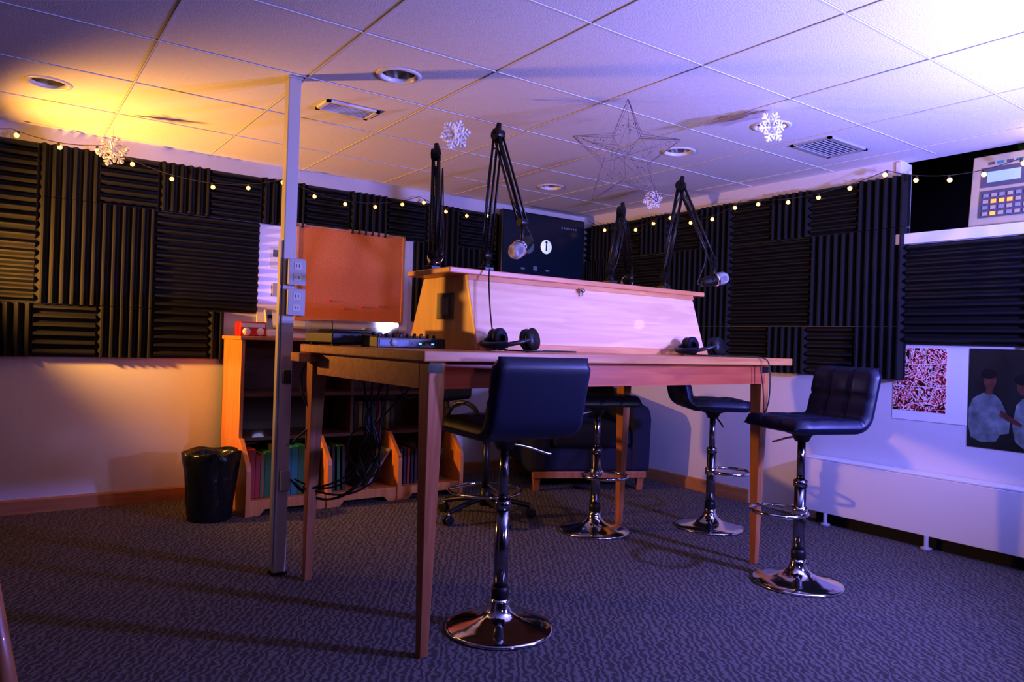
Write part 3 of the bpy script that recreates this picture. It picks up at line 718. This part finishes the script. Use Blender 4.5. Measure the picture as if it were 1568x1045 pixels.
# cables
e=E('equipment_cables')
tube(e,'headphone_cable',[(1.66,2.36,1.045),(1.62,2.30,1.045),(1.75,2.22,1.045),(1.95,2.3,1.045),(2.1,2.38,1.045),(1.9,2.42,1.045)],.0028,M['cable'])
tube(e,'console_cable',[(1.70,2.55,1.385),(1.69,2.54,1.36),(1.67,2.50,1.25),(1.655,2.45,1.12),(1.66,2.43,1.05),(1.70,2.40,1.045)],.003,M['cable'])
tube(e,'headphone_cable_2',[(2.82,2.40,1.045),(2.7,2.35,1.045),(2.85,2.25,1.045),(3.0,2.15,1.045),(3.05,2.11,1.04),(3.05,2.105,.95),(3.06,2.11,.82),(3.03,2.13,.74),(3.08,2.15,.85),(3.06,2.17,1.0)],.003,M['cable'])
loops=[[(1.20,3.0,1.0),(1.22,2.9,.9),(1.3,2.8,.88),(1.45,2.75,.95),(1.5,2.8,.86),(1.36,2.95,.7),(1.32,2.95,.5),(1.22,3.0,.42),(1.12,3.12,.40)],
 [(1.35,2.9,.98),(1.33,2.9,.8),(1.35,2.88,.65),(1.38,2.9,.55),(1.30,2.95,.48),(1.25,3.0,.62),(1.33,2.92,.72),(1.37,2.9,.6),(1.3,2.96,.46),(1.2,3.04,.38),(1.1,3.15,.44)],
 [(1.42,2.85,.98),(1.37,2.9,.82),(1.31,2.93,.72),(1.35,2.95,.58),(1.41,2.9,.5),(1.36,2.93,.42),(1.24,3.0,.36),(1.13,3.12,.41)],
 [(1.16,3.15,.98),(1.10,3.17,.92),(1.12,3.12,.75),(1.2,3.05,.7),(1.12,3.12,.66),(1.09,3.16,.6)],
 [(1.30,2.9,1.0),(1.40,2.86,.9),(1.34,2.9,.78),(1.30,2.92,.7),(1.38,2.88,.62),(1.40,2.9,.54),(1.3,2.95,.5)],
 [(1.45,2.9,1.0),(1.36,2.92,.88),(1.40,2.9,.76),(1.33,2.9,.66),(1.29,2.95,.56),(1.36,2.92,.48),(1.25,3.0,.34),(1.15,3.1,.36),(1.11,3.18,.42)],
 [(1.33,2.95,1.0),(1.31,2.95,.86),(1.37,2.93,.74),(1.35,2.92,.6),(1.28,2.96,.5),(1.34,2.94,.44),(1.42,2.9,.5),(1.38,2.92,.66),(1.33,2.94,.8)],
 [(1.38,2.88,1.0),(1.43,2.88,.84),(1.36,2.9,.7),(1.40,2.88,.58),(1.33,2.92,.46),(1.22,3.02,.33),(1.13,3.14,.37),(1.10,3.2,.43)],
 [(1.85,2.9,1.0),(1.7,2.95,.86),(1.65,3.0,.8),(1.75,3.0,.72),(1.9,3.0,.78)],
 [(1.5,2.9,1.0),(1.45,2.9,.85),(1.5,2.92,.78),(1.6,2.95,.82)]]
for k,l in enumerate(loops): tube(e,'cable_%d'%k,l,.0046,M['cable'])
# wooden stool at the frame edge
e=E('wooden_stool',(-.10,1.98,0))
lathe(e,'seat',[(0,.70),(.10,.70),(.11,.71),(.11,.725),(.10,.735),(0,.735)],(0,0,0),M['oak'],40)
for k in range(4):
    a=math.radians(-38)+k*math.pi/2; d=Vector((math.cos(a),math.sin(a),0))
    cyl(e,'leg',d*.25,d*.09+Vector((0,0,.70)),.022,M['oakz'],r1=.024)
tube(e,'stretcher',[(.18*math.cos(math.radians(-38)+k*math.pi/2),.18*math.sin(math.radians(-38)+k*math.pi/2),.28) for k in range(5)],.011,M['oakz'],smoothc=False)
# ------------------------------------------------------------------ lights
def spot(name,loc,target,ang,blend,power,col,rad=.05):
    l=bpy.data.lights.new(name,'SPOT'); l.spot_size=math.radians(ang); l.spot_blend=blend; l.energy=power; l.color=col; l.shadow_soft_size=rad
    o=bpy.data.objects.new(name,l); o.location=loc; COL.objects.link(o)
    o.rotation_euler=(Vector(target)-Vector(loc)).to_track_quat('-Z','Y').to_euler(); return o
spot('warm_lamp_light',(-.34,4.62,1.36),(1.2,4.50,1.66),125,.75,290,(1,.47,.09),.05)
spot('blue_lamp_light',(3.4,.05,1.5),(2.5,2.2,2.05),155,.6,540,(.22,.22,1),.06)
spot('ceiling_wash_light',(2.9,.1,1.2),(2.7,1.8,2.238),120,.9,190,(.50,.50,1),.08)
spot('violet_fill_light',(1.3,-.5,1.75),(2.4,3.0,1.6),80,.9,46,(.85,.45,.80),.10)  # added fill to brighten the console front and table
l=bpy.data.lights.new('equipment_fill','POINT'); l.energy=1.3; l.color=(1,.65,.28); l.shadow_soft_size=.04  # added point light that brightens the drum machine, no real lamp here
o=bpy.data.objects.new('equipment_fill',l); o.location=(XW-.12,1.35,2.17); COL.objects.link(o)
wd=bpy.data.worlds.new('world'); scn.world=wd; wd.use_nodes=True
wd.node_tree.nodes['Background'].inputs[0].default_value=(.05,.04,.09,1); wd.node_tree.nodes['Background'].inputs[1].default_value=.1
scn.view_settings.view_transform='Standard'
scn.view_settings.gamma=.86
